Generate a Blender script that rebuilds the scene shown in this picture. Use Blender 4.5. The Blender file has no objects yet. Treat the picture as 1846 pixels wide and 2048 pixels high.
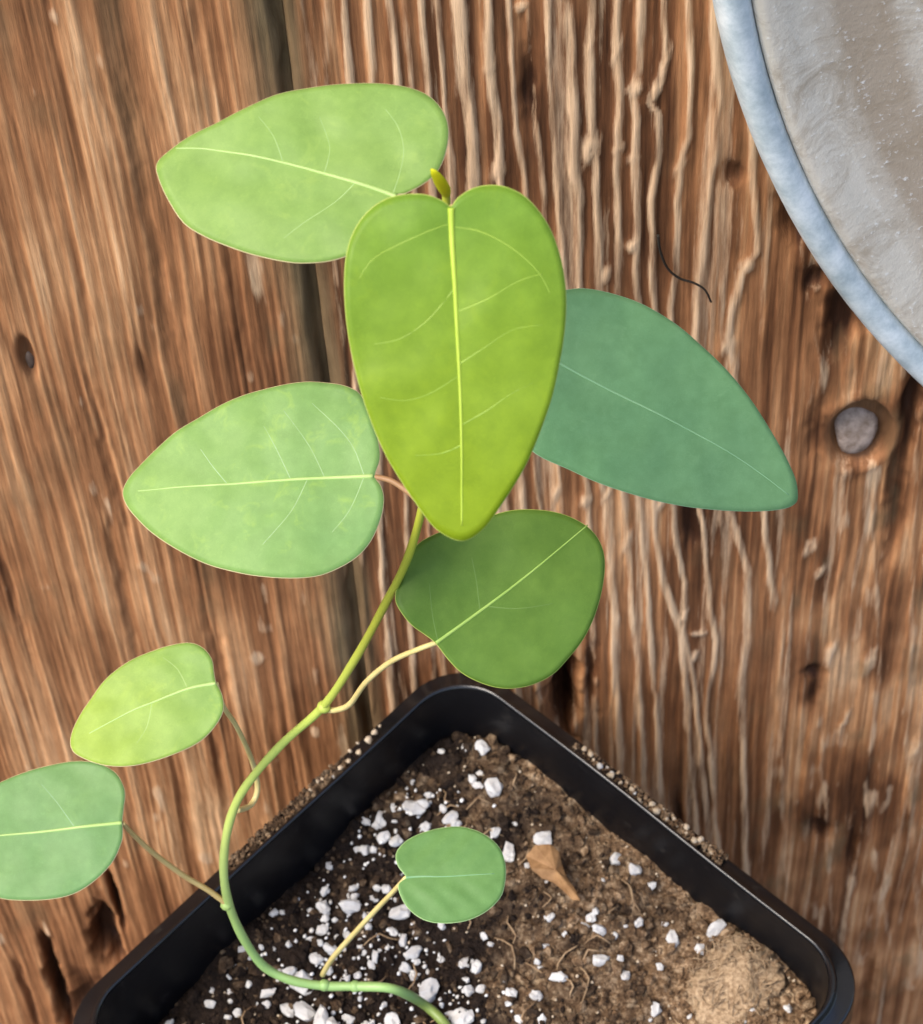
import bpy, bmesh, math, random
import numpy as np
from mathutils import Vector, Matrix, noise as mnoise

scene = bpy.context.scene
COL = scene.collection
R = math.radians
random.seed(7)
RNG = np.random.default_rng(11)

# ------------------------------------------------------------------ camera
F = 6000.0                      # focal length in photo pixels (photo 1846 x 2048)
W, H = 1846.0, 2048.0
PITCH, ROLL = R(55.0), R(4.0)
ZB = -0.022                     # top of the ledge
ZR = 0.150                      # height of the pot's rim above the ledge
CAM = Vector((0.005, -0.2011, ZR + 0.4163))
AX = Vector((0, math.cos(PITCH), -math.sin(PITCH)))
UP0 = Vector((0, math.sin(PITCH), math.cos(PITCH)))
RT0 = Vector((1, 0, 0))
cr, sr = math.cos(ROLL), math.sin(ROLL)
RT = RT0 * cr - UP0 * sr        # image right in world
UP = RT0 * sr + UP0 * cr        # image up in world
cam_data = bpy.data.cameras.new('camera')
cam = bpy.data.objects.new('camera', cam_data)
COL.objects.link(cam)
cam.matrix_world = Matrix((
    (RT.x, UP.x, -AX.x, CAM.x), (RT.y, UP.y, -AX.y, CAM.y), (RT.z, UP.z, -AX.z, CAM.z), (0, 0, 0, 1)))
cam_data.sensor_fit = 'VERTICAL'
cam_data.sensor_height = 24.0
cam_data.lens = 24.0 * F / H
cam_data.clip_start = 0.01
cam_data.clip_end = 50.0
cam_data.dof.use_dof = True
cam_data.dof.focus_distance = 0.375
cam_data.dof.aperture_fstop = 58.0
scene.camera = cam

# ------------------------------------------------------------------ light
SUN_AZ, SUN_EL = R(-115.0), R(58.0)         # azimuth from +Y, clockwise
to_sun = Vector((math.sin(SUN_AZ) * math.cos(SUN_EL), math.cos(SUN_AZ) * math.cos(SUN_EL), math.sin(SUN_EL)))
world = bpy.data.worlds.new('World')
scene.world = world
world.use_nodes = True
wn = world.node_tree
sky = wn.nodes.new('ShaderNodeTexSky')
sky.sky_type = 'NISHITA'
sky.sun_disc = False
sky.sun_elevation = SUN_EL
sky.sun_rotation = SUN_AZ
sky.air_density = 1.0
sky.dust_density = 3.0
sky.ozone_density = 1.0
bg = wn.nodes['Background']
bg.inputs['Strength'].default_value = 0.15
wn.links.new(sky.outputs['Color'], bg.inputs['Color'])
sun_data = bpy.data.lights.new('sun', 'SUN')
sun_data.energy = 1.5
sun_data.angle = R(28.0)
sun_data.color = (1.0, 0.92, 0.80)
sun = bpy.data.objects.new('sun', sun_data)
sun.rotation_euler = (-to_sun).to_track_quat('-Z', 'Y').to_euler()
sun.location = to_sun * 2
COL.objects.link(sun)

scene.view_settings.view_transform = 'Standard'
scene.view_settings.look = 'None'
scene.view_settings.gamma = 1.0
scene.view_settings.use_curve_mapping = False
scene.view_settings.exposure = 1.32
scene.cycles.max_bounces = 6
scene.cycles.diffuse_bounces = 3
scene.cycles.glossy_bounces = 3
scene.cycles.transmission_bounces = 4

# ------------------------------------------------------------------ helpers
def ray(u, v):
    return AX + RT * ((u - W / 2) / F) + UP * ((H / 2 - v) / F)
def on_y(u, v, y):
    d = ray(u, v); return CAM + d * ((y - CAM.y) / d.y)
def on_z(u, v, z):
    d = ray(u, v); return CAM + d * ((z - CAM.z) / d.z)
def on_plane(u, v, p, n):
    d = ray(u, v); return CAM + d * ((p - CAM).dot(n) / d.dot(n))

def link(o, parent=None):
    COL.objects.link(o)
    if parent: o.parent = parent
    return o
def mesh_obj(name, verts, faces, mat, parent=None, smooth=True):
    me = bpy.data.meshes.new(name)
    me.from_pydata([tuple(v) for v in verts], [], faces)
    if smooth: me.polygons.foreach_set('use_smooth', [True] * len(me.polygons))
    me.materials.append(mat)
    me.update()
    return link(bpy.data.objects.new(name, me), parent)
def empty(name, loc=(0, 0, 0)):
    o = bpy.data.objects.new(name, None); o.location = loc; o.empty_display_size = 0.01
    return link(o)
def tag(o, label=None, cat=None, group=None, kind=None):
    if label: o['label'] = label
    if cat: o['category'] = cat
    if group: o['group'] = group
    if kind: o['kind'] = kind
    return o
def smooth_path(pts, n=6):
    pts = [Vector(p) for p in pts]; out = []
    for i in range(len(pts) - 1):
        p0 = pts[max(i - 1, 0)]; p1 = pts[i]; p2 = pts[i + 1]; p3 = pts[min(i + 2, len(pts) - 1)]
        for k in range(n):
            t = k / n
            out.append(0.5 * ((2 * p1) + (p2 - p0) * t + (2 * p0 - 5 * p1 + 4 * p2 - p3) * t * t + (3 * p1 - p0 - 3 * p2 + p3) * t ** 3))
    out.append(pts[-1]); return out
def tube_data(path, radii, seg=8, flat=1.0):
    """verts/faces of a round tube through path with one radius per point"""
    verts, faces = [], []
    n = len(path)
    prev = None
    for i, p in enumerate(path):
        t = (path[min(i + 1, n - 1)] - path[max(i - 1, 0)]).normalized()
        a = prev if prev is not None else (Vector((0, 0, 1)) if abs(t.z) < .9 else Vector((1, 0, 0)))
        a = (a - t * a.dot(t)).normalized(); prev = a
        b = t.cross(a)
        for k in range(seg):
            th = 2 * math.pi * k / seg
            verts.append(p + a * (math.cos(th) * radii[i]) + b * (math.sin(th) * radii[i] * flat))
    for i in range(n - 1):
        for k in range(seg):
            k2 = (k + 1) % seg
            faces.append((i * seg + k, i * seg + k2, (i + 1) * seg + k2, (i + 1) * seg + k))
    faces.append(tuple(range(seg - 1, -1, -1)))
    faces.append(tuple((n - 1) * seg + k for k in range(seg)))
    return verts, faces
def tube(name, path, r0, r1, mat, parent=None, seg=8):
    n = len(path)
    radii = [r0 + (r1 - r0) * i / (n - 1) for i in range(n)]
    v, f = tube_data(path, radii, seg)
    return mesh_obj(name, v, f, mat, parent)

def hash2(ix, iy, seed):
    h = (ix.astype(np.int64) * 374761393 + iy.astype(np.int64) * 668265263 + seed * 1442695041) & 0xffffffff
    h = ((h ^ (h >> 13)) * 1274126177) & 0xffffffff
    h = h ^ (h >> 16)
    return (h & 0xffff) / 65535.0
def vnoise(x, y, seed=0):
    ix = np.floor(x); iy = np.floor(y); fx = x - ix; fy = y - iy
    fx = fx * fx * (3 - 2 * fx); fy = fy * fy * (3 - 2 * fy)
    a = hash2(ix, iy, seed); b = hash2(ix + 1, iy, seed); c = hash2(ix, iy + 1, seed); d = hash2(ix + 1, iy + 1, seed)
    return (a * (1 - fx) + b * fx) * (1 - fy) + (c * (1 - fx) + d * fx) * fy
def fbm(x, y, seed=0, oct=4):
    s = 0; a = 1; t = 0
    for k in range(oct):
        s = s + a * vnoise(x * 2 ** k, y * 2 ** k, seed + k * 17); t += a; a *= .5
    return s / t

# ------------------------------------------------------------------ materials
def new_mat(name):
    m = bpy.data.materials.new(name); m.use_nodes = True
    nt = m.node_tree; b = nt.nodes['Principled BSDF']
    return m, nt, b
def N(nt, t, **kw):
    n = nt.nodes.new(t)
    for k, v in kw.items(): setattr(n, k, v)
    return n
def ramp(nt, stops, src=None):
    r = N(nt, 'ShaderNodeValToRGB')
    el = r.color_ramp.elements
    el[0].position, el[0].color = stops[0][0], (*stops[0][1], 1)
    el[1].position, el[1].color = stops[-1][0], (*stops[-1][1], 1)
    for p, c in stops[1:-1]:
        e = el.new(p); e.color = (*c, 1)
    if src is not None: nt.links.new(src, r.inputs['Fac'])
    return r
def mixc(nt, fac, a, b, mode='MIX'):
    m = N(nt, 'ShaderNodeMix', data_type='RGBA', blend_type=mode)
    for s, v in ((0, fac), (6, a), (7, b)):
        if hasattr(v, 'is_output'): nt.links.new(v, m.inputs[s])
        elif isinstance(v, (int, float)): m.inputs[s].default_value = v
        else: m.inputs[s].default_value = (*v, 1)
    return m.outputs[2]
def noise_tex(nt, scale, detail=4, vec=None, rough=.6, dist=0):
    n = N(nt, 'ShaderNodeTexNoise'); n.inputs['Scale'].default_value = scale
    n.inputs['Detail'].default_value = detail; n.inputs['Roughness'].default_value = rough
    n.inputs['Distortion'].default_value = dist
    if vec is not None: nt.links.new(vec, n.inputs['Vector'])
    return n
def objvec(nt, scale=(1, 1, 1)):
    tc = N(nt, 'ShaderNodeTexCoord'); mp = N(nt, 'ShaderNodeMapping')
    mp.inputs['Scale'].default_value = scale
    nt.links.new(tc.outputs['Object'], mp.inputs['Vector'])
    return mp.outputs['Vector']
def bump(nt, b, height, strength, dist):
    bp = N(nt, 'ShaderNodeBump'); bp.inputs['Strength'].default_value = strength; bp.inputs['Distance'].default_value = dist
    nt.links.new(height, bp.inputs['Height']); nt.links.new(bp.outputs['Normal'], b.inputs['Normal'])

def wood_mat():
    m, nt, b = new_mat('weathered_stained_wood')
    at_r = N(nt, 'ShaderNodeAttribute', attribute_name='ridge').outputs['Fac']
    at_t = N(nt, 'ShaderNodeAttribute', attribute_name='tone').outputs['Fac']
    at_g = N(nt, 'ShaderNodeAttribute', attribute_name='grey').outputs['Fac']
    v = objvec(nt, (1400, 1400, 60)); n1 = noise_tex(nt, 1.0, 5, v, .65)
    v2 = objvec(nt, (300, 300, 110)); n2 = noise_tex(nt, 1.0, 4, v2, .6)
    stain = ramp(nt, [(0.0, (.040, .014, .005)), (.35, (.178, .074, .030)), (.6, (.345, .158, .067)), (.8, (.51, .268, .125)), (1.0, (.67, .42, .23))], at_t)
    s1 = mixc(nt, .55, stain.outputs['Color'], ramp(nt, [(.3, (.60, .56, .53)), (.7, (1.4, 1.36, 1.32))], n1.outputs['Fac']).outputs['Color'], 'MULTIPLY')
    s2 = mixc(nt, .5, s1, ramp(nt, [(.3, (.60, .56, .52)), (.7, (1.35, 1.35, 1.35))], n2.outputs['Fac']).outputs['Color'], 'MULTIPLY')
    worn = mixc(nt, n1.outputs['Fac'], (.49, .29, .15), (.80, .57, .365))
    n3 = noise_tex(nt, 1.0, 4, objvec(nt, (2200, 2200, 190)), .7)
    j1 = N(nt, 'ShaderNodeMath', operation='MULTIPLY_ADD'); nt.links.new(n1.outputs['Fac'], j1.inputs[0]); j1.inputs[1].default_value = .75; nt.links.new(at_r, j1.inputs[2])
    j2 = N(nt, 'ShaderNodeMath', operation='MULTIPLY_ADD'); nt.links.new(n3.outputs['Fac'], j2.inputs[0]); j2.inputs[1].default_value = .75; nt.links.new(j1.outputs[0], j2.inputs[2])
    jm = N(nt, 'ShaderNodeMapRange'); nt.links.new(j2.outputs[0], jm.inputs[0]); jm.inputs[1].default_value = 1.02; jm.inputs[2].default_value = 1.62
    c = mixc(nt, jm.outputs[0], s2, worn)
    c = mixc(nt, at_g, c, mixc(nt, n2.outputs['Fac'], (.080, .052, .021), (.27, .19, .10)))
    nt.links.new(c, b.inputs['Base Color'])
    b.inputs['Roughness'].default_value = .72
    b.inputs['Specular IOR Level'].default_value = .25
    bump(nt, b, j2.outputs[0], .6, .00030)
    return m
def simple_mat(name, c0, c1, scale, rough=.6, spec=.4, bmp=0, detail=4):
    m, nt, b = new_mat(name)
    n = noise_tex(nt, scale, detail, objvec(nt))
    nt.links.new(ramp(nt, [(.3, c0), (.7, c1)], n.outputs['Fac']).outputs['Color'], b.inputs['Base Color'])
    b.inputs['Roughness'].default_value = rough
    b.inputs['Specular IOR Level'].default_value = spec
    if bmp: bump(nt, b, n.outputs['Fac'], .6, bmp)
    return m
def leaf_mat(name, dark, light, yellow, ymix, trans=.35, fleck=.5, gloss=.45):
    m, nt, b = new_mat(name)
    v = objvec(nt)
    n1 = noise_tex(nt, 70, 3, v, .55)
    n2 = noise_tex(nt, 420, 4, v, .6)
    vo = N(nt, 'ShaderNodeTexVoronoi'); vo.inputs['Scale'].default_value = 650; nt.links.new(v, vo.inputs['Vector'])
    at = N(nt, 'ShaderNodeAttribute', attribute_name='along').outputs['Fac']
    base = mixc(nt, ramp(nt, [(.25, (0, 0, 0)), (.75, (1, 1, 1))], n1.outputs['Fac']).outputs['Color'], dark, light)
    yf = N(nt, 'ShaderNodeMath', operation='MULTIPLY'); nt.links.new(at, yf.inputs[0]); yf.inputs[1].default_value = ymix
    base = mixc(nt, yf.outputs[0], base, yellow)
    base = mixc(nt, .35, base, ramp(nt, [(.3, (.72, .76, .70)), (.7, (1.25, 1.2, 1.3))], n2.outputs['Fac']).outputs['Color'], 'MULTIPLY')
    fl = ramp(nt, [(.56, (0, 0, 0)), (.70, (fleck, fleck, fleck))], noise_tex(nt, 300, 3, v, .7, .6).outputs['Fac'])
    base = mixc(nt, fl.outputs['Color'], base, (min(yellow[0] * 1.15, 1), min(yellow[1] * 1.12, 1), yellow[2] * 1.2))
    cells = ramp(nt, [(0.0, (1.05, 1.05, 1.05)), (.5, (.93, .95, .93))], vo.outputs['Distance'])
    base = mixc(nt, .6, base, cells.outputs['Color'], 'MULTIPLY')
    ve = N(nt, 'ShaderNodeTexVoronoi', feature='DISTANCE_TO_EDGE'); ve.inputs['Scale'].default_value = 330
    nt.links.new(mixc(nt, .12, v, noise_tex(nt, 200, 2, v).outputs['Color']), ve.inputs['Vector'])
    ret = ramp(nt, [(0.0, (1.10, 1.09, 1.12)), (.09, (.97, .98, .97))], ve.outputs['Distance'])
    base = mixc(nt, .8, base, ret.outputs['Color'], 'MULTIPLY')
    base = mixc(nt, 1.0, base, (.69, .73, .54), 'MULTIPLY')
    nt.links.new(base, b.inputs['Base Color'])
    b.inputs['Roughness'].default_value = gloss
    b.inputs['Specular IOR Level'].default_value = .22
    bump(nt, b, n2.outputs['Fac'], .25, .0002)
    tr = N(nt, 'ShaderNodeBsdfTranslucent')
    tc = mixc(nt, 1.0, base, (1.15, 1.05, .40), 'MULTIPLY'); nt.links.new(tc, tr.inputs['Color'])
    mx = N(nt, 'ShaderNodeMixShader'); mx.inputs[0].default_value = trans
    nt.links.new(b.outputs[0], mx.inputs[1]); nt.links.new(tr.outputs[0], mx.inputs[2])
    nt.links.new(mx.outputs[0], nt.nodes['Material Output'].inputs['Surface'])
    return m
def plastic_mat():
    m, nt, b = new_mat('black_plastic')
    v = objvec(nt); n = noise_tex(nt, 260, 5, v, .65); n2 = noise_tex(nt, 60, 4, v)
    dust = ramp(nt, [(.62, (.004, .004, .005)), (.82, (.030, .027, .024))], n.outputs['Fac'])
    nt.links.new(dust.outputs['Color'], b.inputs['Base Color'])
    nt.links.new(ramp(nt, [(.3, (.26, .26, .26)), (.7, (.48, .48, .48))], n2.outputs['Fac']).outputs['Color'], b.inputs['Roughness'])
    b.inputs['Specular IOR Level'].default_value = .22
    bump(nt, b, n.outputs['Fac'], .15, .0002)
    return m
def rim_mat():
    m = PLASTIC.copy(); m.name = 'black_rim_plastic'
    b = m.node_tree.nodes['Principled BSDF']; b.inputs['Specular IOR Level'].default_value = .6
    for l in list(b.inputs['Roughness'].links): m.node_tree.links.remove(l)
    b.inputs['Roughness'].default_value = .20
    return m
def soil_mat():
    m, nt, b = new_mat('potting_soil')
    v = objvec(nt); n = noise_tex(nt, 620, 6, v, .75); n2 = noise_tex(nt, 2600, 3, v)
    at = N(nt, 'ShaderNodeAttribute', attribute_name='dry').outputs['Fac']
    wet = ramp(nt, [(.3, (.006, .004, .003)), (.6, (.022, .014, .010)), (.8, (.070, .046, .030))], n.outputs['Fac'])
    dry = ramp(nt, [(.30, (.022, .012, .007)), (.5, (.18, .110, .060)), (.70, (.56, .42, .27))], n.outputs['Fac'])
    c = mixc(nt, at, wet.outputs['Color'], dry.outputs['Color'])
    nt.links.new(c, b.inputs['Base Color']); b.inputs['Roughness'].default_value = .9
    b.inputs['Specular IOR Level'].default_value = .15
    bump(nt, b, n2.outputs['Fac'], .8, .0006)
    return m
WOOD = wood_mat()
PLASTIC = plastic_mat()
SOIL = soil_mat()
PERLITE = simple_mat('white_perlite', (.50, .47, .42), (.88, .89, .90), 1100, .85, .15, .0005)
GRIT = simple_mat('tan_grit', (.26, .19, .12), (.74, .62, .46), 1200, .8, .2, .0002)
STEM = simple_mat('green_stem', (.30, .43, .09), (.42, .55, .15), 120, .42, .4)
PETIOLE = simple_mat('straw_petiole', (.52, .42, .15), (.66, .55, .24), 140, .45, .4)
PETIOLE_P = simple_mat('pinkish_petiole', (.60, .42, .15), (.70, .50, .20), 140, .5, .35)
PETIOLE_B = simple_mat('shaded_brown_petiole', (.20, .105, .045), (.30, .17, .08), 140, .5, .35)  # brown darkened to hold the shade over this petiole
SCREW = simple_mat('dull_zinc', (.16, .115, .085), (.36, .29, .25), 600, .75, .3, .0003)
RUST = simple_mat('rusty_nail', (.06, .040, .030), (.13, .095, .075), 500, .8, .2, .0003)

# ------------------------------------------------------------------ fence
YW = 0.064                                   # front face of the fence
PX = 0.46 / F                                # one photo pixel on the fence, in metres
def wall_poly(pts):
    q = [on_y(u, v, YW) for u, v in pts]
    q = sorted((p.z, p.x) for p in q)
    return np.array([a for a, _ in q]), np.array([b for _, b in q])
# raised grain lines of the right board, traced: (points, half width px, height)
RIDGES = [
    ([(690, 0), (702, 160), (712, 700), (720, 1128), (739, 1360), (750, 1600)], 9, 1),
    ([(736, 0), (744, 155), (752, 700), (759, 1089), (785, 1398), (800, 1650)], 10, 1),
    ([(778, 0), (794, 155), (806, 700), (820, 1263), (828, 1360), (840, 1600)], 9, .9),
    ([(809, 0), (821, 165), (850, 800), (866, 1300), (880, 1500)], 8, .8),
    ([(840, 0), (855, 185), (890, 800), (915, 1300), (925, 1500)], 9, .9),
    ([(875, 0), (886, 115), (898, 308), (905, 404), (945, 900), (975, 1500)], 9, .9),
    ([(917, 0), (925, 115), (944, 269), (948, 377), (995, 900), (1035, 1400), (1040, 1600)], 15, 1.1),
    ([(978, 0), (980, 135), (994, 231), (1000, 320), (1035, 900), (1080, 1400)], 10, 1),
    ([(1017, 0), (1028, 192), (1032, 262), (1052, 377), (1075, 960), (1110, 1400), (1125, 1600)], 8, .9),
    ([(1055, 19), (1063, 135), (1078, 308), (1090, 404), (1117, 975), (1150, 1450)], 8, .75),
    ([(1094, 0), (1105, 231), (1121, 442), (1175, 985), (1188, 1280), (1190, 1470), (1200, 1700)], 9, .85),
    ([(1136, 38), (1148, 269), (1148, 346), (1160, 404), (1156, 558), (1215, 1048), (1231, 1241), (1231, 1357), (1241, 1520), (1250, 1750)], 12, 1.1),
    ([(1182, 0), (1178, 96), (1186, 269), (1194, 346), (1194, 462), (1198, 558), (1250, 1009), (1266, 1221), (1277, 1357), (1290, 1560), (1300, 1800)], 11, 1.1),
    ([(1236, 0), (1232, 115), (1240, 231), (1236, 296), (1236, 462), (1236, 577), (1293, 1163), (1300, 1280), (1320, 1560), (1340, 1760)], 9, 1),
    ([(1282, 0), (1278, 135), (1267, 185), (1275, 238), (1271, 319), (1275, 577), (1312, 1086), (1327, 1163), (1362, 1260), (1378, 1473), (1400, 1760)], 10, 1),
    ([(1328, -40), (1330, 120), (1322, 165), (1300, 205), (1320, 225), (1318, 320), (1302, 400), (1305, 577), (1354, 1086), (1370, 1163), (1366, 1260), (1381, 1318), (1400, 1500), (1430, 1800)], 9, 1),
    ([(1374, 0), (1382, 135), (1378, 216), (1374, 270), (1358, 328), (1356, 425), (1351, 541), (1339, 618), (1409, 1067), (1420, 1202), (1432, 1279), (1424, 1337), (1412, 1415), (1440, 1760)], 9, 1),
    ([(1430, -40), (1432, 77), (1436, 193), (1430, 309), (1416, 406), (1405, 521), (1393, 580), (1393, 676), (1463, 1028), (1486, 1106), (1497, 1144), (1494, 1202), (1494, 1279), (1480, 1395), (1487, 1488), (1490, 1700), (1500, 2100)], 11, 1.15),
    ([(1500, -40), (1505, 290), (1507, 386), (1515, 502), (1486, 541), (1467, 618), (1455, 676), (1467, 753), (1520, 960), (1545, 1200)], 11, 1.05),
    ([(1566, 1150), (1560, 1450), (1572, 1800), (1590, 2100)], 8, .5),
    ([(1640, 1450), (1660, 1800), (1690, 2100)], 8, .5),
    ([(1600, 500), (1625, 640), (1650, 760)], 8, .45),
    ([(1745, 1050), (1760, 1300), (1730, 1600), (1790, 1950)], 8, .5),
    ([(1835, 800), (1825, 1150), (1815, 1500), (1840, 1900)], 9, .6),
    ([(648, 0), (660, 300), (672, 560), (690, 780), (700, 1000), (715, 1150), (735, 1300), (750, 1450)], 9, .55),
]
BLOBS = [(980, 130, 13, 20), (994, 338, 16, 22), (1182, 292, 19, 28), (1236, 296, 11, 12), (1267, 178, 14, 20), (1310, 178, 14, 20),
         (1328, 130, 10, 30), (1265, 315, 13, 12), (1265, 490, 14, 14), (1150, 350, 12, 16), (1205, 550, 18, 20), (1040, 12, 16, 10), (1233, 100, 12, 26),
         (1178, 100, 10, 26), (1360, 330, 12, 20), (1495, 530, 22, 14), (1455, 690, 22, 20), (1254, 1080, 12, 30), (1172, 1000, 14, 20), (1212, 990, 12, 24),
         (1400, 1265, 20, 10), (1366, 1230, 12, 24), (1388, 1310, 14, 16), (1620, 1095, 18, 22), (1640, 1142, 14, 18), (1660, 1310, 12, 40), (1632, 580, 20, 8),
         (1740, 1320, 16, 40), (1690, 1440, 10, 30), (1115, 985, 12, 24), (1322, 1000, 12, 22), (1830, 1500, 20, 40)]
# hollows and one patch of painted shade: (u, v, half width px, half height px, depth m)
PITS_AND_SHADE = [(1130, 1400, 38, 95, .0065), (1600, 430, 36, 45, .0022), (1700, 640, 45, 60, .0022), (1630, 560, 24, 22, .0015), (1458, 350, 20, 18, .0010),  # first entry: dark hollow imitating the shade of pot and leaf
        (1060, 170, 14, 60, .0014), (1625, 1345, 22, 16, .0014), (1625, 1390, 14, 40, .0008), (1375, 1045, 20, 60, .0016), (1640, 1660, 30, 28, .0013),
        (1700, 1690, 16, 60, .001), (1830, 780, 20, 60, .0022), (1800, 950, 18, 200, .0014), (1735, 1960, 14, 110, .0012), (1630, 860, 16, 60, .0012),
        (1355, 1650, 14, 90, .0012), (1185, 1360, 12, 90, .0012)]
LPITS = [(300, 460, 12, 260, .0006), (290, 740, 10, 40, .0008), (222, 930, 9, 150, .0007), (248, 1180, 10, 170, .0008), (430, 1500, 10, 150, .0006),
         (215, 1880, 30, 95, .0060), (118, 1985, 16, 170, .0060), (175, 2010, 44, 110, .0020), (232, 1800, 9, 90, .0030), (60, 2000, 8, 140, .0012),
         (160, 560, 8, 90, .0005), (400, 80, 14, 120, .0005), (440, 1330, 18, 110, .0006), (470, 600, 10, 150, .0005), (20, 1180, 8, 200, .0006)]

def board_fields(X, Z, side):
    """height (m), ridge mask, stain and shade tone and greyness of a weathered board"""
    wob = (fbm(X * 60, Z * 26, 3, 3) - .5) * .0016
    Xw = X + wob
    fine = fbm(Xw * 2600, Z * 22, 21, 3)
    mid = fbm(Xw * 700, Z * 14, 31, 3)
    broad = fbm(Xw * 90, Z * 22, 41, 3)
    if side == 'R':
        h = np.zeros_like(X); rm = np.zeros_like(X)
        for i, (pts, w, a) in enumerate(RIDGES):
            zz, xx = wall_poly(pts)
            cx = np.interp(Z, zz, xx) + (fbm(Z * 110 + i * 9.3, Z * 0 + i, 5, 2) - .5) * .0005
            on = np.clip((Z - zz[0]) / .006 + 1, 0, 1) * np.clip((zz[-1] - Z) / .006 + 1, 0, 1)
            dens = .30 + 1.15 * fbm(Z * 75 + i * 7.7, X * 300, 9, 3)
            dens = np.clip(dens, 0.3, 1.1)
            s = w * PX * (.60 + .45 * fbm(Z * 60 + i * 3.1, X * 0 + i, 15, 2) + .25 * (fbm(X * 900, Z * 160, 19, 2) - .5))
            d = (X - cx) / s
            g = np.where(d > 0, np.exp(-np.abs(d) ** 4.0), np.exp(-np.abs(d * .9) ** 3.0)) * on * a
            h = np.maximum(h, g * dens)
            rm = np.maximum(rm, np.exp(-np.abs(d * .95) ** 3.0) * on * min(a, 1) * np.clip(dens * 1.05, 0, 1) * np.clip(.45 + .9 * fbm(X * 1300, Z * 70, 29 + i, 3), 0, 1))
        for (u, v, a, b) in BLOBS:
            p = on_y(u, v, YW)
            e = ((X - p.x + (Z - p.z) * -.15 + (fbm(X * 700, Z * 350, 88, 2) - .5) * .0010) / (a * PX * .85)) ** 2 + ((Z - p.z) / (b * PX * 1.7)) ** 2
            g = np.exp(-e ** 1.2)
            g = g * np.clip(.45 + 1.1 * fbm(X * 1100, Z * 420, 89, 2), 0, 1); h = np.maximum(h, g * 1.1); rm = np.maximum(rm, g)
        h = h * .00034 + (fbm(Xw * 1500, Z * 90, 23, 2) - .5) * .00040
        rm = np.maximum(rm, np.clip((fbm(Xw * 620, Z * 16, 37, 3) - .56) * 3.2, 0, .55))
        tone = .43 + (mid - .5) * .80 + (broad - .5) * .75 + (fine - .5) * .45
        # flatter, warmer wood on the right around the knots
        px = on_y(1560, 1000, YW).x
        sm = np.clip((X - px) / .006, 0, 1)
        tone = tone + sm * (.10 + (fbm(X * 160, Z * 60, 77, 3) - .5) * .9)
        rm = np.clip(rm + sm * np.clip((fbm(X * 420, Z * 90, 91, 3) - .62) * 3.0, 0, .6), 0, 1)
        h = h + sm * (fbm(Xw * 900, Z * 30, 93, 3) - .5) * .0007
        pits = PITS_AND_SHADE
        grey = np.clip((fbm(X * 240, Z * 90, 55, 3) - .60) * 2.2, 0, .45) * (.35 + sm * .8)
    else:
        h = (fine - .5) * .00030 + (mid - .5) * .0007
        fine2 = fbm(Xw * 1700, Z * 34, 25, 3)
        tone = .62 + (fine - .5) * .50 + (fine2 - .5) * .36 + (mid - .5) * .45 + (broad - .5) * .60 + (fbm(X * 45, Z * 16, 47, 3) - .5) * .50
        rm = np.clip((mid - .58) * 1.8, 0, .25) * np.clip(fine * 1.8 - .4, 0, 1)
        rm = np.maximum(rm, np.clip((fbm(X * 330, Z * 120, 63, 2) - .74) * 5, 0, .8))
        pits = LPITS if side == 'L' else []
        grey = np.clip((fbm(X * 200, Z * 60, 58, 3) - .66) * 2.0, 0, .35)
    if side == 'L':
        zz, xx = wall_poly([(205, -60), (222, 60), (250, 200), (275, 330), (300, 560), (318, 800)])
        dq = (X - np.interp(Z, zz, xx)) / (26 * PX)
        g = np.exp(-np.abs(dq) ** 3) * np.clip((Z - zz[0]) / (zz[-1] - zz[0]), 0, 1) ** .8 * np.clip(.2 + 1.2 * fbm(X * 260, Z * 50, 74, 3), 0, 1)
        tone = tone - .42 * g; grey = np.maximum(grey, g * .55); rm = rm * (1 - g); h = h - g * .0006
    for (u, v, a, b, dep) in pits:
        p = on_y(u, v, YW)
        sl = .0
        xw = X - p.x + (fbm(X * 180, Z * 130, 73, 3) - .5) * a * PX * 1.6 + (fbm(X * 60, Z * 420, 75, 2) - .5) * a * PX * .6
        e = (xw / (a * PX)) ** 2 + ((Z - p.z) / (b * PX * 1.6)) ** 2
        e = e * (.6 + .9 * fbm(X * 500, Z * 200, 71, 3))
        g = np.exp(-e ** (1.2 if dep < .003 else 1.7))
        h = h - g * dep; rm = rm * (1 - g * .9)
        tone = tone - g * .42 * min(1.5, dep / .0015)  # darkens each hollow with depth, the painted shade patch included
    h = h + (fine - .5) * .00016
    return h, np.clip(rm, 0, 1), np.clip(tone, 0, 1), grey

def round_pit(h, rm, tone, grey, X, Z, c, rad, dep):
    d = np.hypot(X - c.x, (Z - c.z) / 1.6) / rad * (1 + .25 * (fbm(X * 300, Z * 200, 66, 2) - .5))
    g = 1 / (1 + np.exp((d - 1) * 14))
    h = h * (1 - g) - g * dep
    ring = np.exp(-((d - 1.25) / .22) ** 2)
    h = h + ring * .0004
    return h, rm * (1 - g), tone * (1 - g) + .22 * g - ring * .10, grey * (1 - g) + g * .25

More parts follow.
